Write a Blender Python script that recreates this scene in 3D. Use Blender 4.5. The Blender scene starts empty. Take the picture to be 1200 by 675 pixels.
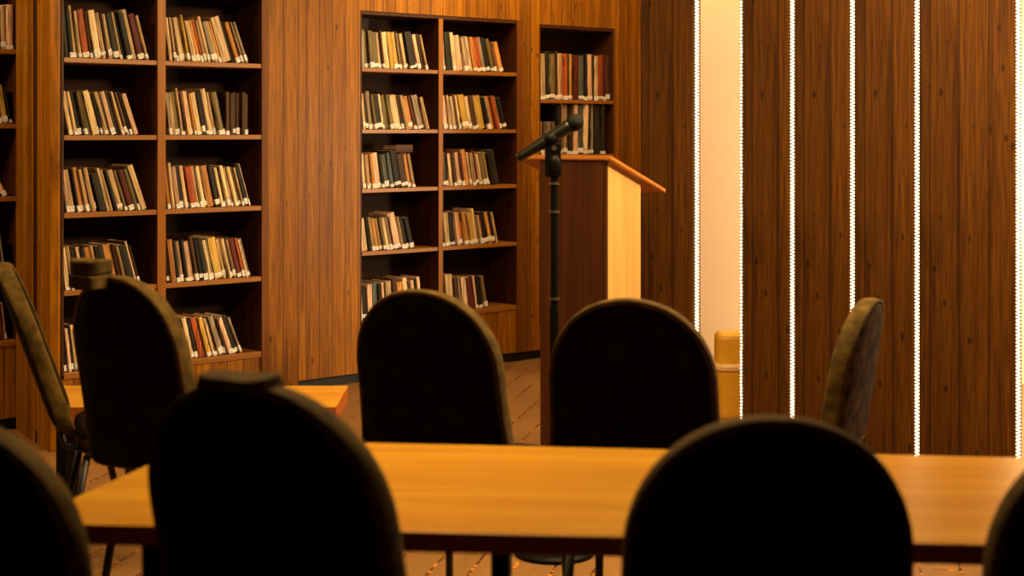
import bpy, bmesh, math, random
from mathutils import Vector, Matrix
random.seed(7)
scn = bpy.context.scene
COL = scn.collection
F = 1800.0; HOR = 152.5; H = 1.38
S = 0.3365                       # shelf pitch in metres

# ------------------------------------------------------------------ helpers
def rgb(h):
    h = h.lstrip('#'); v = [int(h[i:i+2], 16)/255 for i in (0, 2, 4)]
    return tuple((c/12.92 if c <= .04045 else ((c+.055)/1.055)**2.4) for c in v) + (1,)
class NT:
    def __init__(s, name):
        s.m = bpy.data.materials.new(name); s.m.use_nodes = True
        s.t = s.m.node_tree; s.b = s.t.nodes['Principled BSDF']
    def n(s, typ, **kw):
        nd = s.t.nodes.new(typ)
        for k, v in kw.items():
            if k.startswith('i_'):
                key = k[2:]; key = int(key) if key.isdigit() else key.replace('_', ' ')
                nd.inputs[key].default_value = v
            else: setattr(nd, k, v)
        return nd
    def l(s, a, b): s.t.links.new(a, b)
    def math(s, op, a, b=None):
        nd = s.t.nodes.new('ShaderNodeMath'); nd.operation = op
        for i, v in enumerate((a, b)):
            if v is None: continue
            if isinstance(v, (int, float)): nd.inputs[i].default_value = v
            else: s.l(v, nd.inputs[i])
        return nd.outputs[0]
    def mix(s, fac, a, b, blend='MIX'):
        nd = s.t.nodes.new('ShaderNodeMix'); nd.data_type = 'RGBA'; nd.blend_type = blend
        for i, v in ((0, fac), (6, a), (7, b)):
            if isinstance(v, (int, float)): nd.inputs[i].default_value = v
            elif isinstance(v, tuple): nd.inputs[i].default_value = v
            else: s.l(v, nd.inputs[i])
        return nd.outputs[2]
    def ramp(s, fac, pts):
        nd = s.t.nodes.new('ShaderNodeValToRGB'); cr = nd.color_ramp
        while len(cr.elements) < len(pts): cr.elements.new(.5)
        for e, (p, c) in zip(cr.elements, pts): e.position = p; e.color = c
        s.l(fac, nd.inputs[0]); return nd.outputs[0]

def plank_wood(name, lo, hi, knot, w=0.085, rough=.45, groove=.006, grainz=1.1, knots=True, spec=.35):
    """vertical boards: index along x+y, grain along z, in object coordinates"""
    M = NT(name)
    tc = M.n('ShaderNodeTexCoord'); sp = M.n('ShaderNodeSeparateXYZ'); M.l(tc.outputs['Object'], sp.inputs[0])
    h = M.math('ADD', sp.outputs[0], sp.outputs[1])
    q = M.math('DIVIDE', M.math('ADD', h, 50.0), w)
    idx = M.math('FLOOR', q); fr = M.math('FRACT', q)
    wn = M.n('ShaderNodeTexWhiteNoise', noise_dimensions='1D'); M.l(idx, wn.inputs['W'])
    cb = M.n('ShaderNodeCombineXYZ'); M.l(M.math('MULTIPLY', h, 26.0), cb.inputs[0])
    M.l(M.math('MULTIPLY', wn.outputs['Value'], 37.0), cb.inputs[1])
    M.l(M.math('MULTIPLY', sp.outputs[2], grainz), cb.inputs[2])
    n1 = M.n('ShaderNodeTexNoise', i_Scale=1.0, i_Detail=5.0, i_Roughness=.6, i_Distortion=.9); M.l(cb.outputs[0], n1.inputs['Vector'])
    cb2 = M.n('ShaderNodeCombineXYZ'); M.l(M.math('MULTIPLY', h, 170.0), cb2.inputs[0]); M.l(M.math('MULTIPLY', sp.outputs[2], 5.0), cb2.inputs[2])
    n2 = M.n('ShaderNodeTexNoise', i_Scale=1.0, i_Detail=3.0); M.l(cb2.outputs[0], n2.inputs['Vector'])
    g = M.ramp(n1.outputs[0], [(.34, (0, 0, 0, 1)), (.62, (1, 1, 1, 1))])
    col = M.mix(g, lo, hi)
    pv = M.ramp(wn.outputs['Value'], [(0, (.66, .62, .58, 1)), (1, (1.12, 1.1, 1.1, 1))])
    col = M.mix(1.0, col, pv, 'MULTIPLY')
    fg = M.ramp(n2.outputs[0], [(.34, (.55, .50, .45, 1)), (.58, (1.1, 1.1, 1.1, 1))])
    col = M.mix(.9, col, fg, 'MULTIPLY')
    if knots:
        cb3 = M.n('ShaderNodeCombineXYZ'); M.l(M.math('MULTIPLY', h, 17.0), cb3.inputs[0]); M.l(M.math('MULTIPLY', sp.outputs[2], 8.0), cb3.inputs[2])
        M.l(M.math('MULTIPLY', wn.outputs['Value'], 9.0), cb3.inputs[1])
        vo = M.n('ShaderNodeTexVoronoi', i_Scale=1.0); M.l(cb3.outputs[0], vo.inputs['Vector'])
        k = M.ramp(vo.outputs['Distance'], [(.08, (1, 1, 1, 1)), (.19, (0, 0, 0, 1))])
        sc = M.n('ShaderNodeSeparateColor'); M.l(vo.outputs['Color'], sc.inputs[0])
        k = M.math('MULTIPLY', k, M.math('GREATER_THAN', sc.outputs[0], .35))
        col = M.mix(M.math('MULTIPLY', k, .8), col, knot)
    e = M.math('MINIMUM', fr, M.math('SUBTRACT', 1.0, fr))
    gr = M.ramp(M.math('MULTIPLY', e, w/groove*.5), [(.0, (1, 1, 1, 1)), (.5, (0, 0, 0, 1))])
    col = M.mix(M.math('MULTIPLY', gr, .8), col, knot)
    M.l(col, M.b.inputs['Base Color']); M.b.inputs['Roughness'].default_value = rough
    M.b.inputs['Specular IOR Level'].default_value = spec
    bp = M.n('ShaderNodeBump', i_Strength=.25, i_Distance=.002); M.l(n1.outputs[0], bp.inputs['Height']); M.l(bp.outputs[0], M.b.inputs['Normal'])
    return M.m

def grain_wood(name, lo, hi, axis=0, rough=.35, k=30., spec=.5, coat=0):
    M = NT(name)
    tc = M.n('ShaderNodeTexCoord'); mp = M.n('ShaderNodeMapping'); M.l(tc.outputs['Object'], mp.inputs[0])
    sc = [k, k, k]; sc[axis] = 1.2; mp.inputs['Scale'].default_value = sc
    n1 = M.n('ShaderNodeTexNoise', i_Scale=1.0, i_Detail=5.0, i_Distortion=.6); M.l(mp.outputs[0], n1.inputs['Vector'])
    col = M.ramp(n1.outputs[0], [(.3, lo), (.68, hi)])
    M.l(col, M.b.inputs['Base Color']); M.b.inputs['Roughness'].default_value = rough
    M.b.inputs['Specular IOR Level'].default_value = spec; M.b.inputs['Coat Weight'].default_value = coat
    M.b.inputs['Coat Roughness'].default_value = .12
    return M.m

def plain(name, c, rough=.6, metal=0, spec=.4, var=.12, scale=40., bump=0., em=None, es=0):
    M = NT(name)
    tc = M.n('ShaderNodeTexCoord'); n1 = M.n('ShaderNodeTexNoise', i_Scale=scale, i_Detail=4.0); M.l(tc.outputs['Object'], n1.inputs['Vector'])
    c2 = tuple(x*(1-var*2) for x in c[:3]) + (1,); c3 = tuple(min(1, x*(1+var)) for x in c[:3]) + (1,)
    M.l(M.ramp(n1.outputs[0], [(.3, c2), (.7, c3)]), M.b.inputs['Base Color'])
    M.b.inputs['Roughness'].default_value = rough; M.b.inputs['Metallic'].default_value = metal
    M.b.inputs['Specular IOR Level'].default_value = spec
    if bump:
        bp = M.n('ShaderNodeBump', i_Strength=bump, i_Distance=.004); M.l(n1.outputs[0], bp.inputs['Height']); M.l(bp.outputs[0], M.b.inputs['Normal'])
    if em: M.b.inputs['Emission Color'].default_value = em; M.b.inputs['Emission Strength'].default_value = es
    return M.m

def box(bm, x0, x1, y0, y1, z0, z1, bev=0):
    t = bmesh.new()
    v = [t.verts.new((x, y, z)) for x in (x0, x1) for y in (y0, y1) for z in (z0, z1)]
    for f in ((0, 1, 3, 2), (4, 6, 7, 5), (0, 4, 5, 1), (2, 3, 7, 6), (0, 2, 6, 4), (1, 5, 7, 3)): t.faces.new([v[i] for i in f])
    bmesh.ops.recalc_face_normals(t, faces=t.faces)
    if bev: bmesh.ops.bevel(t, geom=t.edges[:], offset=bev, segments=2, profile=.5, affect='EDGES')
    me = bpy.data.meshes.new('tmp'); t.to_mesh(me); t.free(); n = len(bm.faces); bm.from_mesh(me); bpy.data.meshes.remove(me)
    bm.faces.ensure_lookup_table(); return bm.faces[n:]
def prism(bm, pts, z0, z1, bev=0):
    t = bmesh.new()
    a = [t.verts.new((p[0], p[1], z0)) for p in pts]; b = [t.verts.new((p[0], p[1], z1)) for p in pts]
    t.faces.new(a[::-1]); t.faces.new(b)
    for i in range(len(pts)): j = (i+1) % len(pts); t.faces.new((a[i], a[j], b[j], b[i]))
    bmesh.ops.recalc_face_normals(t, faces=t.faces)
    if bev: bmesh.ops.bevel(t, geom=t.edges[:], offset=bev, segments=2, profile=.5, affect='EDGES')
    me = bpy.data.meshes.new('tmp'); t.to_mesh(me); t.free(); bm.from_mesh(me); bpy.data.meshes.remove(me)
def tube(bm, pts, r, seg=12):
    pts = [Vector(p) for p in pts]; rs = r if isinstance(r, (list, tuple)) else [r]*len(pts)
    rings = []
    for i, p in enumerate(pts):
        d = (pts[min(i+1, len(pts)-1)]-pts[max(i-1, 0)]).normalized()
        a = d.orthogonal().normalized() if i == 0 else (rings_a - d*rings_a.dot(d)).normalized()
        rings_a = a; b = d.cross(a)
        rings.append([bm.verts.new(p+(a*math.cos(t)+b*math.sin(t))*rs[i]) for t in (2*math.pi*k/seg for k in range(seg))])
    for i in range(len(rings)-1):
        for k in range(seg): bm.faces.new((rings[i][k], rings[i][(k+1) % seg], rings[i+1][(k+1) % seg], rings[i+1][k]))
    bm.faces.new(rings[0][::-1]); bm.faces.new(rings[-1])
def lathe(bm, prof, axis_o, axis_d, seg=28):
    o = Vector(axis_o); d = Vector(axis_d).normalized(); a = d.orthogonal().normalized(); b = d.cross(a)
    rings = [[bm.verts.new(o+d*t+(a*math.cos(2*math.pi*k/seg)+b*math.sin(2*math.pi*k/seg))*max(r, .0004)) for k in range(seg)] for t, r in prof]
    for i in range(len(rings)-1):
        for k in range(seg): bm.faces.new((rings[i][k], rings[i][(k+1) % seg], rings[i+1][(k+1) % seg], rings[i+1][k]))
    bm.faces.new(rings[0][::-1]); bm.faces.new(rings[-1])
def obj(name, bm, mat, parent=None, loc=None, rotz=0, smooth=False):
    bmesh.ops.recalc_face_normals(bm, faces=bm.faces)
    me = bpy.data.meshes.new(name); bm.to_mesh(me); bm.free()
    for m in (mat if isinstance(mat, (list, tuple)) else [mat]): me.materials.append(m)
    if smooth:
        for p in me.polygons: p.use_smooth = True
    o = bpy.data.objects.new(name, me); COL.objects.link(o)
    if parent: o.parent = parent
    if loc is not None: o.location = loc
    o.rotation_euler[2] = rotz
    return o
def tag(o, label=None, cat=None, group=None, kind=None):
    if label: o['label'] = label
    if cat: o['category'] = cat
    if group: o['group'] = group
    if kind: o['kind'] = kind
    return o
def thing(name, label, cat, loc=(0, 0, 0), rotz=0, group=None):
    o = bpy.data.objects.new(name, None); COL.objects.link(o); o.empty_display_size = .1
    o.location = loc; o.rotation_euler[2] = rotz; return tag(o, label, cat, group)
B = bmesh.new
def gpt(px, py, z):                   # the spot at height z that the photo shows at this pixel
    Y = F*(H-z)/(py-HOR); return ((px-600)/F*Y, Y)

# ------------------------------------------------------------------ materials
WOOD = plank_wood('bookcase_wall_boards', (.19, .068, .002, 1), (.345, .140, .004, 1), (.055, .016, .001, 1), w=.085, spec=.2)
WOODD = plank_wood('dark_knotty_boards', (.050, .0172, .0012, 1), (.102, .038, .0025, 1), (.012, .004, .0008, 1), w=.12, rough=.55, spec=.12)
SHELFW = grain_wood('shelf_wood', (.20, .070, .004, 1), (.28, .105, .007, 1), 0, .4)
CASEW = grain_wood('shaded_case_wood', (.028, .007, .001, 1), (.06, .016, .002, 1), 2, .5, spec=.25)  # shade inside the cases is darkened into this colour
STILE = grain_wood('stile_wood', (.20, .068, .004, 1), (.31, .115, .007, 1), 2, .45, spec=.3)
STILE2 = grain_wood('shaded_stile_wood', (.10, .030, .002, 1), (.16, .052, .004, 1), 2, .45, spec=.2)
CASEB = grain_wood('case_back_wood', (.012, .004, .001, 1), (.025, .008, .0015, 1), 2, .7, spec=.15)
TABLEW = grain_wood('table_laminate', (.52, .235, .013, 1), (.70, .36, .024, 1), 0, .24, 14, spec=.5)
TABLEE = plain('table_edging', (.42, .105, .012, 1), .5)
LEC_F = grain_wood('lectern_shaded_wood', (.032, .0085, .0012, 1), (.072, .020, .0025, 1), 2, .5, spec=.2)  # unlit faces of the lectern: part of their shade is in this colour
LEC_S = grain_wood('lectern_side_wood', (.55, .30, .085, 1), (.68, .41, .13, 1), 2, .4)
LEC_T = grain_wood('lectern_top_wood', (.40, .14, .02, 1), (.52, .20, .035, 1), 0, .4)
CREAM = plain('cream_paint', (.80, .615, .42, 1), .8, var=.02, scale=3)
CEIL = plain('ceiling_paint', (.35, .27, .17, 1), .9, var=.03, scale=3)
DARKW = plain('rear_wall_paint', (.06, .035, .015, 1), .9, var=.03, scale=3)
PLINTH = plain('black_plinth', (.006, .005, .004, 1), .6)
PAD = plain('dark_seat_fabric', (.0120, .0068, .0012, 1), .9, spec=.1, var=.4, scale=18, bump=.4)
RIM = plain('olive_edge_fabric', (.10, .060, .010, 1), .85, spec=.15, var=.3, scale=25, bump=.3)
PADB = plain('brown_seat_fabric', (.055, .023, .007, 1), .9, spec=.1, var=.5, scale=22, bump=.8)
STEEL = plain('dark_steel', (.012, .010, .008, 1), .4, metal=.3)
BLACKM = plain('black_metal', (.003, .0026, .0018, 1), .5, spec=.12)
MICB = plain('microphone_body', (.010, .009, .005, 1), .33, spec=.45)
MESHM = plain('microphone_grille', (.005, .004, .003, 1), .6, spec=.2, var=.5, scale=500, bump=.6)
SILV = plain('worn_silver', (.35, .3, .2, 1), .3, metal=.9)
YEL = plain('yellow_plastic', (.80, .43, .03, 1), .35, var=.04)
YELR = plain('pale_rim_plastic', (.85, .58, .25, 1), .35, var=.04)
GREYBOX = plain('dark_grey_card', (.035, .025, .015, 1), .7)
STRIPB = plain('led_backing', (.10, .05, .015, 1), .5)
LED = plain('warm_led', (1, .9, .75, 1), .5, var=0, em=(1, .80, .52, 1), es=1.7)
def floor_mat():
    M = NT('plank_floor')
    tc = M.n('ShaderNodeTexCoord'); mp = M.n('ShaderNodeMapping'); M.l(tc.outputs['Object'], mp.inputs[0])
    mp.inputs['Rotation'].default_value = (0, 0, math.radians(-78))
    br = M.n('ShaderNodeTexBrick', offset=.37, i_Scale=1.0); br.inputs['Brick Width'].default_value = 1.25
    br.inputs['Row Height'].default_value = .125; br.inputs['Mortar Size'].default_value = .005; br.inputs['Mortar Smooth'].default_value = .3
    br.inputs['Color1'].default_value = (.28, .145, .048, 1); br.inputs['Color2'].default_value = (.235, .12, .038, 1); br.inputs['Mortar'].default_value = (.05, .012, .002, 1)
    M.l(mp.outputs[0], br.inputs['Vector'])
    n = M.n('ShaderNodeTexNoise', i_Scale=38.0, i_Detail=3.0); M.l(tc.outputs['Object'], n.inputs['Vector'])
    fl = M.ramp(n.outputs[0], [(.50, (0, 0, 0, 1)), (.56, (1, 1, 1, 1))])
    seam = M.mix(fl, (.045, .012, .002, 1), (.65, .26, .03, 1))
    mp2 = M.n('ShaderNodeMapping'); M.l(mp.outputs[0], mp2.inputs[0]); mp2.inputs['Scale'].default_value = (1.5, 22, 1)
    g = M.n('ShaderNodeTexNoise', i_Scale=1.0, i_Detail=4.0); M.l(mp2.outputs[0], g.inputs['Vector'])
    base = M.mix(.5, br.outputs['Color'], M.ramp(g.outputs[0], [(.3, (.7, .7, .7, 1)), (.7, (1.1, 1.1, 1.1, 1))]), 'MULTIPLY')
    M.l(M.mix(br.outputs['Fac'], base, seam), M.b.inputs['Base Color'])
    M.b.inputs['Roughness'].default_value = .32; M.b.inputs['Specular IOR Level'].default_value = .5
    return M.m
FLOORM = floor_mat()
BC = {'k': ('dark green', (.020, .020, .012)), 'K': ('black', (.012, .010, .008)), 'n': ('dark brown', (.07, .030, .012)), 'c': ('cream', (.74, .56, .32)),
      't': ('tan', (.46, .32, .17)), 'o': ('orange', (.58, .27, .07)), 'r': ('red', (.40, .085, .020)), 'm': ('maroon', (.12, .018, .012)),
      'y': ('ochre yellow', (.56, .36, .07)), 'g': ('olive', (.17, .13, .05)), 'w': ('pinkish cream', (.76, .50, .34)), 'b': ('blue-grey', (.09, .11, .10)),
      's': ('grey', (.30, .24, .17))}
def cover(name, c):
    M = NT(name); tc = M.n('ShaderNodeTexCoord'); oi = M.n('ShaderNodeObjectInfo')
    mp = M.n('ShaderNodeMapping'); M.l(tc.outputs['Object'], mp.inputs[0]); mp.inputs['Scale'].default_value = (330, 8, 7)
    ad = M.n('ShaderNodeVectorMath', operation='ADD'); M.l(mp.outputs[0], ad.inputs[0])
    cb = M.n('ShaderNodeCombineXYZ'); M.l(M.math('MULTIPLY', oi.outputs['Random'], 91.0), cb.inputs[1]); M.l(cb.outputs[0], ad.inputs[1])
    n1 = M.n('ShaderNodeTexNoise', i_Scale=1.0, i_Detail=3.0); M.l(ad.outputs[0], n1.inputs['Vector'])
    dk = tuple(x*.33 for x in c)+(1,); lt = tuple(min(1, x*1.12) for x in c)+(1,)
    col = M.ramp(n1.outputs[0], [(.40, dk), (.53, lt)])
    tint = M.ramp(oi.outputs['Random'], [(0, (.62, .58, .54, 1)), (.5, (.9, .86, .8, 1)), (1, (1.1, 1.1, 1.12, 1))])
    M.l(M.mix(1.0, col, tint, 'MULTIPLY'), M.b.inputs['Base Color']); M.b.inputs['Roughness'].default_value = .55; M.b.inputs['Specular IOR Level'].default_value = .3
    return M.m
BM = {k: cover('cover_'+v[0].replace(' ', '_').replace('-', '_'), v[1]) for k, v in BC.items()}
PAGES = plain('book_pages', (.62, .45, .26, 1), .8, var=.2, scale=150)
STICK = plain('white_sticker', (.92, .86, .78, 1), .6, var=.3, scale=160)

# ------------------------------------------------------------------ wall frames
class Frame:
    """a vertical wall plane whose depth is Y0 where x = 0, turned by ang"""
    def __init__(s, Y0, ang, X0=0): s.Y0 = Y0; s.a = ang; s.X0 = X0; s.c = math.cos(ang); s.s = math.sin(ang)
    def u(s, px):
        k = (px-600)/F                 # X = kY ;  Y = Y0 + (X-X0) tan a
        t = s.s/s.c; Y = (s.Y0 - s.X0*t)/(1-k*t); return (k*Y-s.X0)/s.c
    def P(s, px, w=0):
        u = s.u(px); return (s.X0+u*s.c-w*s.s, s.Y0+u*s.s+w*s.c)
    def loc(s, z=0): return (s.X0, s.Y0, z)
A = math.atan(.8946)
REC = Frame(605.7/66.4, A); BLK = Frame(605.7/72.9, A)
def ssc(fr, px): return (66.4-.033*(px-600)) if fr is REC else (72.9-.0362*(px-600))
TOPZ = 2.9

# ------------------------------------------------------------------ room shell
def struct(name, bm, mat, **k): o = obj(name, bm, mat, **k); o['kind'] = 'structure'; return o
bm = B(); box(bm, -5.2, 4.6, -3.2, 11.6, -.1, 0); struct('floor', bm, FLOORM)
bm = B(); box(bm, -5.2, 4.6, -3.2, 11.6, TOPZ, TOPZ+.1); struct('ceiling', bm, CEIL)
bm = B(); box(bm, -5.2, 4.6, -3.3, -3.2, 0, TOPZ); struct('wall_front', bm, DARKW)
bm = B(); box(bm, -5.3, -5.2, -3.2, 11.6, 0, TOPZ); struct('wall_left', bm, DARKW)
bm = B(); box(bm, 4.6, 4.7, -3.2, 11.6, 0, TOPZ); struct('wall_right', bm, DARKW)
# bookcase wall (set-back plane)
D = .34; u = REC.u
bm = B()
uL0, uL1 = u(-75), u(23.5)
uC0, uC1, uR0, uR1, uE = u(422), u(612), u(632), u(721.5), u(775)
box(bm, -6.2, uL0, 0, D, .055, TOPZ)
box(bm, uL0, uL1, 0, D, 2.08, TOPZ)
box(bm, uL1, uC0, 0, D, .055, TOPZ)
box(bm, uC0, uC1, 0, D, 2.034, TOPZ)
box(bm, uC1, uR0, 0, D, .055, TOPZ)
box(bm, uR0, uR1, 0, D, 2.02, TOPZ)
box(bm, uR1, uE, 0, D, .055, TOPZ)
struct('wall_back', bm, WOOD, loc=REC.loc(), rotz=A)
bm = B()
for a0, a1 in ((-6.2, uL0), (uL1, uC0), (uC1, uR0), (uR1, uE)): box(bm, a0, a1, .035, D, 0, .055)
struct('baseboard_back', bm, PLINTH, loc=REC.loc(), rotz=A)
# projecting block
v = BLK.u
bA0, bA1 = v(70.5), v(313)
wr = (REC.Y0-BLK.Y0)*math.cos(A)          # offset between the planes
ush = (REC.Y0-BLK.Y0)*math.sin(A)         # shift of u between frames
uret = REC.u(26)+ush
bm = B()
box(bm, bA0, bA1, 0, D, 2.35, TOPZ)
box(bm, bA1, v(350), 0, wr-.002, 0, TOPZ)
prism(bm, [(bA0, 0), (uret, wr-.002), (uret-.03, wr-.002), (bA0-.03, .03), (bA0-.008, 0)], 0, TOPZ)
struct('wall_side', bm, WOOD, loc=BLK.loc(), rotz=A)
# cream rear wall seen through the gap between the dark panels
bm = B(); box(bm, .93, 4.6, 8.35, 8.45, 0, TOPZ); box(bm, .93, 1.03, 8.45, 10.0, 0, TOPZ)
struct('wall_alcove', bm, CREAM)

# ------------------------------------------------------------------ bookcases
def bookcase(fr, label, bays, zs, ztop, zbot, depth=.28, stile_r=None, loc_z=0):
    """bays: list of (x0px, x1px) openings; zs shelf centre heights"""
    u0 = fr.u(bays[0][0]); u1 = fr.u(bays[-1][1])
    ur = fr.u(stile_r) if stile_r else u1+.018
    t = thing('bookcase', label, 'bookcase', (fr.X0+u0*fr.c, fr.Y0+u0*fr.s, 0), fr.a)
    def L(x): return fr.u(x)-u0
    e = .0015
    W = u1-u0
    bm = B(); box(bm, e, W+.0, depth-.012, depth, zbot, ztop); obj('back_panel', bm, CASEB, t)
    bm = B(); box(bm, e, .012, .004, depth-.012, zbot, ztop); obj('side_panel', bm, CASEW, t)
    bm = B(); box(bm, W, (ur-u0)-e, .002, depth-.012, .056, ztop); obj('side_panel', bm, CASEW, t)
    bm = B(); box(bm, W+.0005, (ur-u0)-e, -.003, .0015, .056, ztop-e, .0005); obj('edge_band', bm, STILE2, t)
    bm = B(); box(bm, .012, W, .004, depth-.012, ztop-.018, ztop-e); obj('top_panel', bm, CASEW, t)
    for i in range(len(bays)-1):
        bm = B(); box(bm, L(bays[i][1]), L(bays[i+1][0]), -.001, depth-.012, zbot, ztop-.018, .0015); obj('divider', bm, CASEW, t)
        bm = B(); box(bm, L(bays[i][1]), L(bays[i+1][0]), -.006, -.0015, zbot, ztop-.018, .001); obj('edge_band', bm, STILE, t)  # front strip in the lit tone, split from the shade-coloured divider body
    for i, (a, b) in enumerate(bays):
        xa = L(a)+(.012 if i == 0 else .0005); xb = L(b)-.0005
        for k, z in enumerate(zs):
            last = k == len(zs)-1
            bm = B(); box(bm, xa, xb, .0, depth-.013, z-.011-(.006 if last else 0), z+.011, .002)
            o = obj('shelf', bm, SHELFW, t)
    bm = B(); box(bm, e, W, .006, .026, .056, zs[-1]-.018); obj('lower_panel', bm, WOOD, t)
    bm = B(); box(bm, e, ur-u0-e, .035, depth-.02, .001, .055); obj('plinth', bm, PLINTH, t)
    return t
ZA = [2.017, 1.682, 1.347, 1.012, .678, .325]
ZC = [1.711, 1.373, 1.047, .703, .327]
ZL = [1.741, 1.398, 1.064, .734, .404]
ZR = [1.555, 1.219, .88, .55, .22]
bookcase(BLK, 'tall wooden two-bay bookcase on the projecting wall at left', [(72, 184), (193.5, 306.5)], ZA, 2.35, .325, stile_r=312.8)
bookcase(REC, 'wooden two-bay bookcase in the middle, left of the lectern', [(422.3, 513.5), (518.5, 605.5)], ZC, 2.033, .327, stile_r=611.7)
bookcase(REC, 'narrow wooden bookcase right behind the lectern and microphone', [(632.3, 719)], ZR, 2.019, .22, stile_r=721.3)
bookcase(REC, 'wooden bookcase cut off by the left edge of the picture', [(-74, 20)], ZL, 2.079, .404, stile_r=23.3)

# ------------------------------------------------------------------ books
ORD = ['first', 'second', 'third', 'fourth', 'fifth', 'sixth', 'seventh', 'eighth', 'ninth', 'tenth', 'eleventh', 'twelfth', 'thirteenth', 'fourteenth', 'fifteenth',
       'sixteenth', 'seventeenth', 'eighteenth', 'nineteenth', 'twentieth', 'twenty-first', 'twenty-second', 'twenty-third', 'twenty-fourth', 'twenty-fifth']
LA, LB = 'left bay of large bookcase', 'right bay of large bookcase'
LC, LD = 'left bay of middle bookcase', 'right bay of middle bookcase'
LR, LL = 'bookcase behind lectern', 'bookcase at left edge'
# frame, shelf z, start px, end px, first tilt, last tilt, height, bay phrase, shelf word, tokens (colour, relative width, + tall, - short, | upright)
ROWS = [
 (BLK, ZA[1], 73.5, 176, 3, 13, .205, LA, 'top', 'k5 K5 t4+ c4 r8 n3 c8 t5 n3 c5 k7 t3 K4 k7 c5+ m8 t3'),
 (BLK, ZA[2], 73.5, 165, 9, 17, .195, LA, 'second', 'c6 c5 K6 g4 g4 c8 c4 K3 t5 n3 w7 k8 c3 n4 t4 K4 w7'),
 (BLK, ZA[3], 73.5, 175, 6, 18, .190, LA, 'third', 'w5 c7 K3 o8 t5 t6 n3 k10- c4 t4 K3 t8 g4 m8 g5 K3 c8+'),
 (BLK, ZA[4], 73.5, 168, 5, 14, .185, LA, 'fourth', 'c6 t4 K6 w5 K5 o6 t4 K3 k9 o11 n3 t3 k10 w3+ n3'),
 (BLK, ZA[5], 73.5, 100, 3, 6, .195, LA, 'bottom', 'K3 w4 K3 c4 t4'),
 (BLK, ZA[1], 195, 294, 5, 19, .195, LB, 'top', 'c5 t4 n3 c5 c5 y4+ c4 c4 o6 r4 t4 c4+ s6 t5 o4 c14+ k4 o6 n3 c3 s4'),
 (BLK, ZA[2], 195, 294, 5, 11, .195, LB, 'second', 's4 t5 g8 c3+ K4 w4 c5 o3 c7 k4 n4 c7+ c4 g7 K3 n5| n5| n5| n5| n5| n5|'),
 (BLK, ZA[3], 195, 296, 4, 15, .190, LB, 'third', 'o4 c4+ w6 K6 c5 r10 c4 t3 c5 n3 o10 k7 c4 K3 c5 t3 c5 g5 t3 K5+ s2+'),
 (BLK, ZA[4], 195, 298, 4, 14, .190, LB, 'fourth', 'k4 o7 K5 t5 K5 w8 n5+ K5 k7 c4 s5 y12 c5 c4 K4 t4 m7 r4 c3 s6'),
 (BLK, ZA[5], 195, 287, 4, 20, .185, LB, 'bottom', 'c5 K4 t5 c5 k5 c6 K5 r8 y6 c3 n3 s7 n3 w6 K8 s3'),
 (REC, ZC[0], 424.5, 503, 1, 12, .205, LC, 'top', 's5 g5 g6 g7 c4 n3 c7 y5 y6 n3 t4 c4 n3 k9 n3 w5 n3 t3'),
 (REC, ZC[1], 424.5, 505, 4, 14, .190, LC, 'second', 'c4 n3 s6+ g4 k8 c3 g8 g5 c8 c4 n4 t4 o7 m4 n3 s9 t5'),
 (REC, ZC[2], 424.5, 489, 3, 10, .190, LC, 'third', 'c4 t4 t4 o4 w8 k3 b6 b5 K8+ n9 o5 t4'),
 (REC, ZC[3], 424.5, 488, 6, 13, .185, LC, 'fourth', 'c8 K3 t4 o5 t4 g4 c4 t4 n3 w11+ t4 K6 K6'),
 (REC, ZC[4], 424.5, 497, 0, 5, .195, LC, 'bottom', 'c4- K6- w6 b7 K5 w3 n4 t8 n6+ o8 c6+ K4 w4 K4 w4+'),
 (REC, ZC[0], 519.8, 592, 3, 14, .200, LD, 'top', 'c3 k9+ c5+ w10 t4 s4 c4 o6 r9 s5 k5 g5 n4- o6-'),
 (REC, ZC[1], 519.8, 596, 5, 15, .195, LD, 'second', 'w6 t4 c5 n4 c3 y9 c6 n8 t3 y9 K4 s3 o6 r5 g5 K5'),
 (REC, ZC[2], 519.8, 588, 3, 12, .190, LD, 'third', 'g4 K3 c4 n4 w5 m4 o6+ t3 t5 m4+ c5 g7 y4 K5 k5+'),
 (REC, ZC[3], 519.8, 588, 4, 12, .190, LD, 'fourth', 'k3 c7 k6 w3 o7 o6 y8 c5+ t3- m5- K5 o5 K4 t3'),
 (REC, ZC[4], 519.8, 574, 2, 9, .190, LD, 'bottom', 'K6 c9+ n5 t3 c6 m10 w3 K5 g4'),
 (REC, ZR[0], 634.3, 718, 0, 0, .285, LR, 'top', 'c7 k6 g5 n4 c5 t3 r4 K4 y5 m6 b7 K3 w5 k3 t5 r6 m6 n5'),
 (REC, ZR[1], 634.3, 711, 0, 0, .305, LR, 'second', 't4- n4- s4- n4- s4- K6 c3 t4 k4 n5 w5 b8 c5 K4 s3 k8 k5'),
 (REC, ZL[0], -12, 17.5, 2, -2, .205, LL, 'top', 's6 K4 t5 w8'),
 (REC, ZL[1], -12, 17.5, 3, 9, .175, LL, 'second', 'c6 K5 s4 y11 K5'),
 (REC, ZL[2], -14, 11, 20, 26, .070, LL, 'third', 'c6 K5 w5'),
 (REC, ZL[3], -12, 10.5, 2, 7, .175, LL, 'fourth', 'c6 t5 K4 s3 K5'),
 (REC, ZL[4], -12, 10, 2, 5, .175, LL, 'bottom', 'c5 K4 m4 t3'),
]
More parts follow.
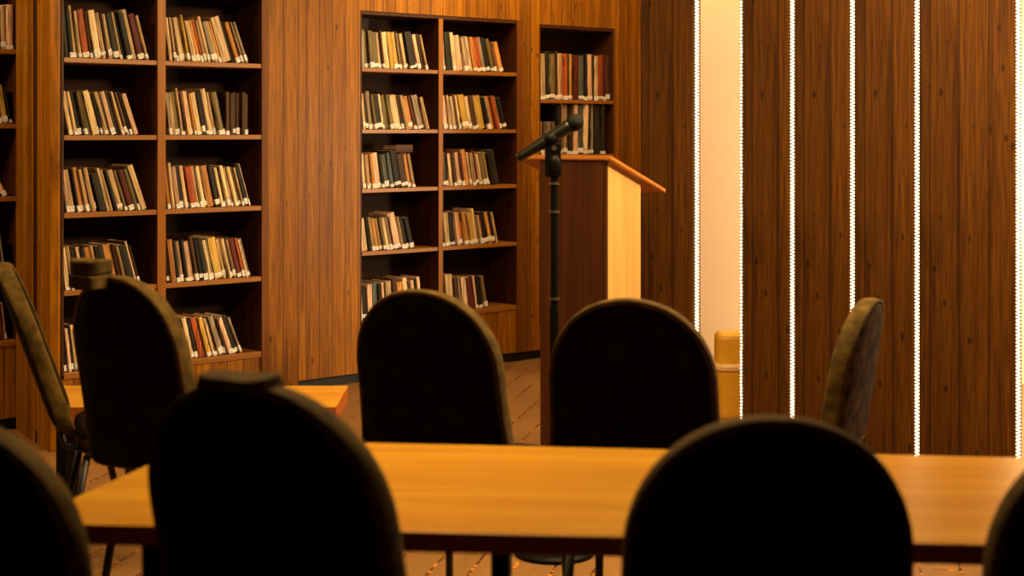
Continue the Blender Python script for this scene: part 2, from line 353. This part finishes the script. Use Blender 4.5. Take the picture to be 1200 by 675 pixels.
def book_bm(th, hh, dd):
    """case with spine towards -y, pages set in; origin at the foot of the left edge"""
    bm = B(); b = min(.0016, th*.22)
    c = min(.0022, th*.2)
    box(bm, 0, th, 0, dd, 0, hh, b) if th < .009 else None
    if th >= .009:
        box(bm, 0, c, .001, dd, 0, hh); box(bm, th-c, th, .001, dd, 0, hh)
        # rounded spine
        n = 6; pr = [(th*i/n, -.003*math.sin(math.pi*i/n)) for i in range(n+1)]
        prism(bm, pr+[(th, .003), (0, .003)], 0, hh)
        nf = len(bm.faces); box(bm, c, th-c, .003, dd-.004, .004, hh-.004); bm.faces.ensure_lookup_table()
        for f in bm.faces[nf:]: f.material_index = 1
    return bm
recs = []
for fr, z, x0, x1, a0, a1, hh, bay, shelf, toks in ROWS:
    tk = toks.split(); ws = []
    for s in tk: ws.append(float(''.join(ch for ch in s[1:] if ch.isdigit())))
    U0, U1 = fr.u(x0), fr.u(x1); n = len(tk); zb = z+.0115
    up = [('|' in s) for s in tk]
    al = []
    nt = sum(1 for q in up if not q)
    for i in range(n):
        a = a0+2+(a1-a0)*min(1, (i/max(1, nt-1))**.75) + random.uniform(-.25, .25)
        if hh > .25: a = random.choice([0, 0, .8, -.8, 1.2, -1.5][:6]) if i % 3 == 0 else (al[-1] if al else 0)
        al.append(0 if up[i] else math.radians(a))
    hs = [hh*(1.10 if '+' in s else (.66 if hh > .3 else .9) if '-' in s else random.uniform(.965, 1.035)) for s in tk]
    off = max(0, hs[0]*math.sin(al[0]))
    gp = [random.choice((.0006, .0015, .003, .006)) for _ in tk]
    def lay(k):
        pos = []; x = 0
        for i in range(n):
            th = ws[i]*k
            if i:
                pa, pt, ph = al[i-1], ws[i-1]*k, hs[i-1]
                # book i touches book i-1 (tops lean towards -u by angle)
                br = pos[-1]+pt/math.cos(pa)      # right face of previous at base level
                hmin = min(hs[i]*math.cos(al[i]), ph*math.cos(pa))
                g = hmin*(math.tan(al[i])-math.tan(pa))
                x = br+max(0, g)+gp[i]
            pos.append(x)
        return pos, x+ws[-1]*k/math.cos(al[-1])
    lo, hi = .0001, .02
    for _ in range(40):
        m = (lo+hi)/2
        if lay(m)[1] > U1-U0-off: hi = m
        else: lo = m
    pos, _e = lay(lo)
    for i in range(n):
        th = ws[i]*lo; dd = random.uniform(.15, .19); w = .010+random.uniform(0, .026)
        Z = fr.Y0+(U0+pos[i])*fr.s
        recs.append(dict(fr=fr, u=U0+off+pos[i], z=zb, th=th, h=hs[i], dd=dd, w=w, a=al[i], c=tk[i][0], bay=bay, shelf=shelf, i=i, area=th*hs[i]/(Z*Z)*(.3 if (shelf == 'bottom') else 1)))
thr = sorted((r['area'] for r in recs), reverse=True)[299] if len(recs) > 300 else 0
print('BOOKS', len(recs))
rest = B()
for q, r in enumerate(recs):
    fr = r['fr']; a = r['a']; th = r['th']; L_ = .0
    # rotate in the wall plane: the lower right corner touches the shelf when leaning left
    lift = 0
    # local->wall: x' = x cos + ..., book leaning left: up vector (-sin a, cos a)
    ca, sa = math.cos(a), math.sin(a)
    # foot: left foot at height +th*sin|a|?  the base edge direction is (cos a, sin a) => left foot is the lowest
    ox = r['u']; oz = r['z'] if a >= 0 else r['z']+th*math.sin(-a)
    M = Matrix.Rotation(fr.a, 4, 'Z'); T = Matrix.Translation((fr.X0+ox*fr.c-r['w']*fr.s, fr.Y0+ox*fr.s+r['w']*fr.c, oz))
    # world = T * Rz(fr.a) * Ry(-a)   (Ry(-a) sends +z towards -x)
    MW = T @ M @ Matrix.Rotation(-a, 4, 'Y')
    bm = book_bm(th, r['h'], r['dd'])
    sh = random.uniform(.014, .031); sb = random.choice((.0006, .003, .007, .012))*random.uniform(.5, 1.3)
    sk = B(); sd = -.0045 if th >= .009 else -.0012
    box(sk, -.0004 if th >= .009 else -.0003, th+.0003, sd, .012, sb, sb+sh, .0004)
    has = random.random() < .78
    if r['area'] < thr:
        for f in bm.faces: f.material_index = list(BM).index(r['c']) if f.material_index == 0 else len(BM)
        bm.transform(MW); me = bpy.data.meshes.new('t'); bm.to_mesh(me); rest.from_mesh(me); bpy.data.meshes.remove(me); bm.free()
        if has:
            for f in sk.faces: f.material_index = len(BM)+1
            sk.transform(MW); me = bpy.data.meshes.new('t'); sk.to_mesh(me); rest.from_mesh(me); bpy.data.meshes.remove(me)
        sk.free(); continue
    o = obj('book', bm, [BM[r['c']], PAGES]); o.matrix_world = MW
    wd = 'thick' if th > .026 else ('slim' if th > .014 else 'thin')
    tag(o, f"{wd} {BC[r['c']][0]} book, {ORD[r['i']]} from left on {r['shelf']} shelf, {r['bay']}", 'book', f"books on the {r['shelf']} shelf, {r['bay']}")
    if has: obj('spine_label', sk, STICK, o)
    else: sk.free()
if thr: tag(obj('books', rest, list(BM.values())+[PAGES, STICK]), 'thin remaining books wedged between the larger books in all bookcases', 'books', kind='stuff')
uf = REC.u(465); fw = .012
o = obj('book', book_bm(.042, REC.u(485)-uf, .12), [BM['n'], PAGES])
o.matrix_world = Matrix.Translation((REC.X0+uf*REC.c-fw*REC.s, REC.Y0+uf*REC.s+fw*REC.c, ZC[2]+.0115+.190*1.035+.0425)) @ Matrix.Rotation(A, 4, 'Z') @ Matrix.Rotation(math.pi/2, 4, 'Y')
tag(o, 'brown book lying flat on top of upright books, third shelf, left bay of middle bookcase', 'book', f"books on the third shelf, {LC}")
# dark box standing behind the top row of the middle bookcase
u0 = REC.u(424.5); u1 = REC.u(450)
t = thing('storage_box', 'dark grey box on top shelf of middle bookcase, behind the leftmost books', 'box', (REC.X0+u0*REC.c-.235*REC.s, REC.Y0+u0*REC.s+.235*REC.c, ZC[0]+.0115), A)
bm = B(); box(bm, .01, u1-u0+.05, -.026, .026, 0, .262, .002); obj('body', bm, GREYBOX, t)
bm = B(); box(bm, .008, u1-u0+.052, -.028, .028, .262, .29, .002); obj('lid', bm, GREYBOX, t)

# ------------------------------------------------------------------ dark knotty panels and LED strips
xa, ya = (752-600)/F*7.05, 7.05; xb, yb = (1200-600)/F*6.25, 6.25
SA = math.atan2(yb-ya, xb-xa); ST = Frame(ya, SA, xa)
PN = [(750.5, 811.5, 'dark knotty wood panel beside the lectern, left of the cream gap'),
      (871.5, 924.5, 'dark knotty wood panel just right of the cream gap'),
      (931.5, 995.5, 'dark knotty wood panel second right of the cream gap'),
      (1002.5, 1070.5, 'dark knotty wood panel behind the sideways chair at right'),
      (1078.5, 1189.5, 'widest dark knotty wood panel, at the right edge')]
for a0, a1, lab in PN:
    u0, u1 = ST.u(a0), ST.u(a1); p = ST.P(a0)
    bm = B(); box(bm, 0, u1-u0, 0, .05, .001, TOPZ-.001, .002)
    tag(obj('wood_panel', bm, WOODD, loc=(p[0], p[1], 0), rotz=SA), lab, 'wall panel', 'dark wood panels between the light strips')
SX = [(816, 'glowing light strip on the left side of the cream gap'), (868, 'glowing light strip on the right side of the cream gap'),
      (928, 'glowing light strip between the two narrow dark panels right of the gap'), (998.5, 'glowing light strip ending above the sideways chair at right'),
      (1074.2, 'glowing light strip left of the widest dark panel'), (1193, 'rightmost glowing light strip, at the picture edge')]
# dark backing board closing the grooves behind the narrow strips
bm = B()
for a0, a1 in ((924.7, 931.3), (995.7, 1002.3), (1070.7, 1078.3)):
    box(bm, ST.u(a0)-ST.u(752)+.0002, ST.u(a1)-ST.u(752)-.0002, .03, .05, .001, TOPZ-.001)
struct('trim_1', bm, CASEB, loc=(xa, ya, 0), rotz=SA)
def bead(bm, x, y, z, r, seg=8):
    rings = []
    for ph in (-.95, -.3, .3, .95):
        rings.append([bm.verts.new((x+r*math.cos(ph)*math.cos(2*math.pi*k/seg), y+r*math.cos(ph)*math.sin(2*math.pi*k/seg), z+r*math.sin(ph))) for k in range(seg)])
    for i in range(3):
        for k in range(seg): bm.faces.new((rings[i][k], rings[i][(k+1) % seg], rings[i+1][(k+1) % seg], rings[i+1][k]))
    bm.faces.new(rings[0][::-1]); bm.faces.new(rings[-1])
for i, (sx, lab) in enumerate(SX):
    p = ST.P(sx); t = thing('light_strip', lab, 'light strip', (p[0], p[1], 0), SA, 'light strips on the dark wood panels')
    wv = .0075 if sx != 868 else .006
    bm = B(); box(bm, -wv-.002, wv+.002, .012, .029, .001, 2.85)
    obj('backing', bm, STRIPB, t)
    bm = B(); z = .01; k = 0
    while z < 2.84:
        if sx == 868: bead(bm, random.uniform(-.001, .001), .006, z, .0062)
        else: bead(bm, -.0048, .006, z, .0058); bead(bm, .0048, .006, z+.0075, .0058)
        z += .0148
    tag(obj('light_beads', bm, LED, t), kind='stuff')

# ------------------------------------------------------------------ lectern
th = math.radians(30)
LY = 6.05; lx = (710-600)/F*LY
t = thing('lectern', 'tall slim wooden lectern with sloping top behind the microphone stand', 'lectern', (lx, LY, 0), -th)
# local x: to the right along the front (origin at the front right corner), local y: away
W, Dp = .295, .32; ZT = 1.259; dz = .091
def zt(y): return ZT-dz*y/Dp
def slab_yz(bm, x0, x1, pts):
    a = [bm.verts.new((x0, y, z)) for y, z in pts]; b = [bm.verts.new((x1, y, z)) for y, z in pts]
    bm.faces.new(a); bm.faces.new(b[::-1])
    for i in range(len(pts)): j = (i+1) % len(pts); bm.faces.new((a[i], a[j], b[j], b[i]))
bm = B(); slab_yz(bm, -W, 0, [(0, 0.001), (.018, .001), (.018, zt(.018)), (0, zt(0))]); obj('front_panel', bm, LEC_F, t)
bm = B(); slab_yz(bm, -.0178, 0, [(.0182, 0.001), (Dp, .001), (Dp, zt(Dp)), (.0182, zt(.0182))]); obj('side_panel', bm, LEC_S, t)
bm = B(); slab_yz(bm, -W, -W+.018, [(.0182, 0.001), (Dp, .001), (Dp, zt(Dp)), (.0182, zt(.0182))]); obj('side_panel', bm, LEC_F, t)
bm = B(); box(bm, -W+.0182, -.018, .02, Dp-.01, .7, .718); obj('shelf', bm, LEC_T, t)
bm = B(); box(bm, -W+.0182, -.018, .02, Dp-.01, .03, .05); obj('shelf', bm, LEC_T, t)
y0, y1 = -.015, .505
bm = B(); x0, x1 = -W-.10, .03
P_ = [(y0, zt(y0)), (y1, zt(y1)), (y1, zt(y1)+.018), (y0, zt(y0)+.018)]
slab_yz(bm, x0, x1, P_); bmesh.ops.bevel(bm, geom=bm.edges[:], offset=.003, segments=2, affect='EDGES'); obj('sloping_top', bm, LEC_T, t)

# ------------------------------------------------------------------ microphone on stand
MY = 5.0; mx = (649.5-600)/F*MY
def mp(px, py, Y=MY): return Vector(((px-600)/F*Y, Y, H-(py-HOR)/F*Y))
t = thing('microphone_stand', 'black upright microphone stand in front of the lectern', 'microphone stand', (mx, MY, 0), 0)
def rel(p): return p-Vector((mx, MY, 0))
bm = B(); lathe(bm, [(0, .13), (.012, .13), (.02, .12), (.026, .03), (.05, .018)], (0, 0, 0), (0, 0, 1), 40); obj('base', bm, BLACKM, t, smooth=False)
zc = mp(0, 232).z
bm = B(); tube(bm, [(0, 0, .04), (0, 0, .80)], .0155, 28); obj('lower_tube', bm, BLACKM, t)
bm = B(); tube(bm, [(0, 0, .80), (0, 0, mp(0, 200).z)], .0125, 24); obj('upper_tube', bm, BLACKM, t)
for yy in (215, 248, 350): 
    z = mp(0, yy).z; bm = B(); lathe(bm, [(-.004, .0165), (.004, .0165)], (0, 0, z), (0, 0, 1), 20); obj('collar', bm, SILV, t)
bm = B(); lathe(bm, [(0, .017), (.02, .022), (.05, .024), (.07, .018)], (0, 0, mp(0, 207).z), (0, 0, 1), 20); obj('clutch', bm, BLACKM, t, smooth=True)
# clip head
tip = mp(606, 186); head = mp(673.5, 143.5); d = (head-tip).normalized()
mid = tip+(head-tip)*.57; nn = Vector((d.z, 0, -d.x))
if nn.z > 0: nn = -nn
c0 = rel(mid)+nn*.022
bm = B(); box(bm, -.030, .022, -.014, .014, mp(0, 207).z+.0, c0.z+.004, .004); obj('swivel_block', bm, BLACKM, t)
bm = B(); tube(bm, [c0+Vector((.002, -.019, -.014)), c0+Vector((.002, .019, -.014))], .008, 16); obj('knob', bm, SILV, t)
bm = B(); tube(bm, [rel(mid)-d*.018+nn*.004, rel(mid)+d*.018+nn*.004], .0225, 20); obj('clip', bm, BLACKM, t, smooth=True)
m = thing('microphone', 'black handheld microphone with round grille clipped on the stand', 'microphone', tip, 0)
Lm = (head-tip).length
bm = B(); lathe(bm, [(0, .011), (.004, .0150), (.02, .0160), (.10, .0190), (Lm-.03, .0225), (Lm-.022, .0235), (Lm-.02, .017)], (0, 0, 0), d, 28); obj('body', bm, MICB, m, smooth=True)
bm = B(); pr = []
for i in range(17):
    a = -math.pi/2+math.pi*i/16; pr.append((Lm+0.0285*math.sin(a)*1.02, 0.0285*math.cos(a)))
lathe(bm, pr, (0, 0, 0), d, 28); obj('grille', bm, MESHM, m, smooth=True)
bm = B(); lathe(bm, [(Lm-.003, .0258), (Lm-.003, .0275), (Lm+.003, .0275), (Lm+.003, .0258)], (0, 0, 0), d, 32); obj('grille_band', bm, BLACKM, m)
bm = B(); p0 = d*(Lm*.55)-nn*.0165; box(bm, p0.x-.006, p0.x+.006, -.005, .005, p0.z-.002, p0.z+.004, .001); obj('switch', bm, BLACKM, m)

# ------------------------------------------------------------------ tables
def table(name, label, corners, z, thick, legs, lr=.02, grp=None):
    c = Vector((sum(p[0] for p in corners)/4, sum(p[1] for p in corners)/4, 0))
    ax = math.atan2(corners[3][1]-corners[0][1], corners[3][0]-corners[0][0])
    t = thing(name, label, 'table', c, ax, grp)
    R = Matrix.Rotation(-ax, 2)
    loc = [R @ Vector((p[0]-c.x, p[1]-c.y)) for p in corners]
    bm = B(); prism(bm, loc, z-.0015, z, .0005); obj('tabletop', bm, TABLEW, t)
    bm = B(); prism(bm, [p*.9985 for p in loc], z-thick, z-.0015, .0006); obj('edging', bm, TABLEE, t)
    for lx_, ly_ in legs:
        bm = B(); q = R @ Vector((lx_-c.x, ly_-c.y)); box(bm, q.x-lr, q.x+lr, q.y-lr, q.y+lr, 0.001, z-thick, .004); obj('leg', bm, STEEL, t)
    return t
FL, BL = gpt(22, 613, .75), gpt(240, 514.5, .75); BR, FR = gpt(1300, 538.5, .75), gpt(1300, 641.5, .75)
table('long_table', 'long light wooden table in the foreground between two rows of chairs', [FL, BL, BR, FR], .75, .032,
      [(-.60, 2.58), (-.55, 2.98), (-.02, 2.86), (1.02, 2.48), (1.04, 2.78)], .018)
c1 = gpt(60, 477, .46); c2 = gpt(60, 452, .46); c3 = gpt(408, 452, .46); c4 = gpt(394, 477, .46)
table('low_table', 'low light wooden table behind the chairs, below the left bookcase', [c1, c2, c3, c4], .46, .055,
      [(c1[0]+.06, c1[1]+.06), (c2[0]+.06, c2[1]-.06), (c3[0]-.06, c3[1]-.06), (c4[0]-.06, c4[1]+.06)], .02)

# ------------------------------------------------------------------ chairs
def outline(n=40, wb=.190, wm=.212, Hb=.50, rt=.215, ex=2.12):
    """right half from bottom to top centre, (x, b)"""
    pts = [(wb*.75, 0), (wb*.93, .006), (wb, .03)]
    b0 = Hb-rt
    for i in range(1, 6): f = i/6; pts.append((wb+(wm-wb)*math.sin(f*math.pi/2), .03+(b0-.03)*f))
    for i in range(0, 15):
        a = math.pi/2*i/14; pts.append((wm*math.cos(a)**(2/ex), b0+rt*math.sin(a)**(2/ex)))
    pts[-1] = (0, Hb)
    right = pts; left = [(-x, b) for x, b in pts[:-1]][::-1]
    return right+left       # goes bottom right -> top -> bottom left
def back_bms(lean, z0, T=.052, **kw):
    o = outline(**kw); n = len(o); Hb = max(p[1] for p in o)
    cx = 0; cb = Hb*.5
    def pt(x, b, y):
        y2 = y+.016*(x/.2)**2         # slightly dished
        return (x, y2-b*math.tan(lean), z0+b)
    def ring(bm, k, y):
        r = []
        for x, b in o:
            L = math.hypot(x, b-cb); s = (L-k)/L
            r.append(bm.verts.new(pt(x*s, cb+(b-cb)*s, y)))
        return r
    pad = B()
    rs = [ring(pad, .0125, -T*.42), ring(pad, .0125, T*.42)]
    fr = [rs[1], ring(pad, .022, T*.50), ring(pad, .05, T*.60), ring(pad, .11, T*.66)]
    bk = [rs[0], ring(pad, .022, -T*.50), ring(pad, .05, -T*.55), ring(pad, .11, -T*.58)]
    for sq in ([rs[0], rs[1]], fr, bk):
        for a, b in zip(sq, sq[1:]):
            for i in range(n): j = (i+1) % n; pad.faces.new((a[i], a[j], b[j], b[i]))
    pad.faces.new(fr[-1]); pad.faces.new(bk[-1][::-1])
    rim = B()
    prof = [(.013, -.46), (.003, -.50), (0, -.34), (-.002, 0), (0, .34), (.003, .50), (.013, .46)]
    rr = [ring(rim, k, T*y) for k, y in prof]
    for a, b in zip(rr, rr[1:]+rr[:1]):
        for i in range(n): j = (i+1) % n; rim.faces.new((a[i], a[j], b[j], b[i]))
    return pad, rim
def chair(name, label, top, ytop_px, rot_deg, Htop=.97, lean_deg=9, pad=PAD, width=1.0, slip=0):
    """top: (px of the centre of the top edge, distance)"""
    px, Y = top; rot = math.radians(rot_deg); lean = math.radians(lean_deg)
    z0 = .47; Hb = Htop-z0; sh = Hb*math.tan(lean)
    fx, fy = -math.sin(rot), math.cos(rot)              # facing
    X = (px-600)/F*Y
    t = thing('banquet_chair', label, 'chair', (X+fx*sh, Y+fy*sh, 0), rot, 'round-backed chairs around the tables')
    p, r = back_bms(lean, z0, Hb=Hb, wb=.222*width, wm=.208*width)
    obj('backrest', p, pad, t, smooth=True); obj('backrest_edging', r, RIM, t, smooth=True)
    # seat cushion: rounded trapezoid
    n = 36; sb = B(); rings = []
    for z, k in ((.405, .93), (.412, .985), (.44, 1.0), (.466, .975), (.476, .90), (.480, .6)):
        rg = []
        for i in range(n):
            a = 2*math.pi*i/n; ca, sa = math.cos(a), math.sin(a)
            x = .212*math.copysign(abs(ca)**.45, ca); y = .212*math.copysign(abs(sa)**.45, sa)
            rg.append(sb.verts.new((x*k*width*(1+.06*sa), .255+y*k, z)))
        rings.append(rg)
    for a, b in zip(rings, rings[1:]):
        for i in range(n): j = (i+1) % n; sb.faces.new((a[i], a[j], b[j], b[i]))
    sb.faces.new(rings[0][::-1]); sb.faces.new(rings[-1])
    for f in sb.faces: f.material_index = 1 if f.calc_center_median().z < .445 else 0
    obj('seat', sb, [pad, RIM], t, smooth=True)
    fb = B(); box(fb, -.19, .19, .07, .44, .385, .404, .004); obj('seat_frame', fb, STEEL, t)
    for s in (-1, 1):
        b_ = B(); tube(b_, [(s*.175, .42, .39), (s*.19, .455, .001)], .0115); obj('leg', b_, STEEL, t, smooth=True)
        b_ = B(); tube(b_, [(s*.175, .075, .39), (s*.19, .0, .001)], .0115); obj('leg', b_, STEEL, t, smooth=True)
        b_ = B(); tube(b_, [(s*.13, .09, .395), (s*.13, .01, .42), (s*.13, -.012, .50), (s*.13, -.16*math.tan(lean)+.012, .62)], .010); obj('back_support', b_, STEEL, t, smooth=True)
    return t
chair('a', 'dark round-backed chair behind the table, in front of the middle bookcase', (491, 3.95), 338, -24, lean_deg=12, width=.99)
chair('a', 'dark round-backed chair behind the table, in front of the lectern', (736, 3.60), 349, -15, lean_deg=12, width=.97, Htop=.985)
chair('a', 'dark round-backed chair beyond the left end of the long table', (136, 4.00), 322, -31, lean_deg=12, width=.90, Htop=1.0)
chair('a', 'dark chair in front of the table, second from left, back to the camera', (286, 2.24), 447, -25, Htop=1.014, lean_deg=14.5, width=1.0)
chair('a', 'dark chair in front of the table, right of centre, back to the camera', (905, 2.17), 490, 0, Htop=.975, lean_deg=8)
chair('a', 'dark chair in the lower left corner, cut off by the picture edge', (-84, 2.20), 490, -14, Htop=.975, lean_deg=13)
chair('a', 'dark chair at the lower right edge, mostly out of the picture', (1346, 2.10), 490, 0, Htop=.975, lean_deg=8)
chair('a', 'olive-edged chair seen edge-on at the left picture edge', (2, 4.75), 308, -72, Htop=.97, lean_deg=19)
def cloth(label, px, py0, py1, Y, wpx, dep, rz):
    w = wpx/F*Y/2; z1 = H-(py0-HOR)/F*Y; z0 = H-(py1-HOR)/F*Y; X = (px-600)/F*Y
    t = thing('folded_cloth', label, 'cloth', (X, Y, z0), rz)
    h = z1-z0; fold = B(); n = 28
    for k, (za, zb, q) in enumerate(((0, .5, 1.0), (.5, 1.0, .96))):
        rings = []
        for f, m in ((0, .94), (.12, 1.0), (.5, 1.0), (.88, 1.0), (1, .93)):
            z = h*(za+(zb-za)*f)
            rings.append([fold.verts.new((w*q*m*math.copysign(abs(math.cos(a))**.4, math.cos(a))+.003*math.sin(3*a+k), dep*q*m*math.copysign(abs(math.sin(a))**.4, math.sin(a)), z+.002*math.sin(2*a+k))) for a in (2*math.pi*i/n for i in range(n))])
        for a, b in zip(rings, rings[1:]):
            for i in range(n): jj = (i+1) % n; fold.faces.new((a[i], a[jj], b[jj], b[i]))
        fold.faces.new(rings[0][::-1]); fold.faces.new(rings[-1])
    obj('folded_layers', fold, RIM, t)
cloth('small folded olive cloth on the left shoulder of the chair by the left bookcase', 107, 304, 338, 4.00, 44, .042, -.5)
cloth('flat folded cloth on the top edge of the second-left foreground chair', 281, 439, 455, 2.24, 92, .04, -.4)
chair('a', 'brown crumpled-fabric chair seen edge-on before the dark wall panels', (1020, 4.35), 350, 65, Htop=.903, lean_deg=9, pad=PADB)

# ------------------------------------------------------------------ yellow bin in the gap
by = 7.3; bx = (866-600)/F*by
t = thing('waste_bin', 'yellow plastic bin with domed lid standing in the cream gap', 'bin', (bx, by+.12, 0), 0)
n = 40
def loft(bm, secs):
    rings = [[bm.verts.new((hx*math.copysign(abs(math.cos(a))**.5, math.cos(a)), hy*math.copysign(abs(math.sin(a))**.5, math.sin(a)), z)) for a in (2*math.pi*i/n for i in range(n))] for z, hx, hy in secs]
    for a, b in zip(rings, rings[1:]):
        for i in range(n): j = (i+1) % n; bm.faces.new((a[i], a[j], b[j], b[i]))
    bm.faces.new(rings[0][::-1]); bm.faces.new(rings[-1])
bm = B(); loft(bm, [(.001, .090, .08), (.02, .094, .085), (.23, .108, .10)]); obj('body', bm, YEL, t)
bm = B(); loft(bm, [(.23, .114, .106), (.235, .118, .11), (.25, .118, .11), (.262, .112, .104)]); obj('rim', bm, YELR, t)
bm = B(); loft(bm, [(.262, .098, .092), (.38, .098, .09), (.395, .094, .085), (.405, .08, .07), (.408, .05, .05)]); obj('lid', bm, YEL, t)

# ------------------------------------------------------------------ lights
WARM = (1, .67, .31)
def area(name, loc, aim, sx, sy, pw, col=WARM, spread=180):
    l = bpy.data.lights.new(name, 'AREA'); l.shape = 'RECTANGLE'; l.size = sx; l.size_y = sy; l.energy = pw; l.color = col; l.spread = math.radians(spread)
    o = bpy.data.objects.new(name, l); COL.objects.link(o); o.location = loc
    o.rotation_euler = (Vector(aim)-Vector(loc)).to_track_quat('-Z', 'Y').to_euler(); return o
area('overhead_light', (2.3, 4.9, 2.8), (-.6, 8.0, 1.0), 1.0, .5, 225)
area('overhead_light', (.25, 8.15, 2.84), (.55, 9.6, 1.1), 1.3, .3, 52)
area('overhead_light', (.2, 4.2, 2.84), (.1, 4.3, 0), 2.0, .5, 115)
area('overhead_light', (-3.3, 5.2, 2.84), (-2.0, 7.2, 1.0), .8, .4, 80)  # added fill from the left, brightens the return of the projecting block
area('alcove_fill', (3.4, 7.35, 1.2), (1.1, 8.35, 1.1), .6, .8, 105, (1, .72, .42))  # unseen fill light, added to brighten the cream wall evenly
w = bpy.data.worlds.new('world'); scn.world = w; w.use_nodes = True
w.node_tree.nodes['Background'].inputs[0].default_value = (1, .6, .3, 1); w.node_tree.nodes['Background'].inputs[1].default_value = .02

# ------------------------------------------------------------------ camera
cam = bpy.data.cameras.new('camera'); co = bpy.data.objects.new('camera', cam); COL.objects.link(co)
co.location = (0, 0, H); co.rotation_euler = (math.radians(90), 0, 0)
cam.sensor_width = 36; cam.lens = 54; cam.shift_y = -(337.5-HOR)/1200
cam.dof.use_dof = True; cam.dof.focus_distance = 7.4; cam.dof.aperture_fstop = 3.8
scn.camera = co
scn.view_settings.view_transform = 'Standard'; scn.view_settings.look = 'None'; scn.view_settings.gamma = 1
scn.view_settings.exposure = 0; scn.view_settings.use_curve_mapping = False
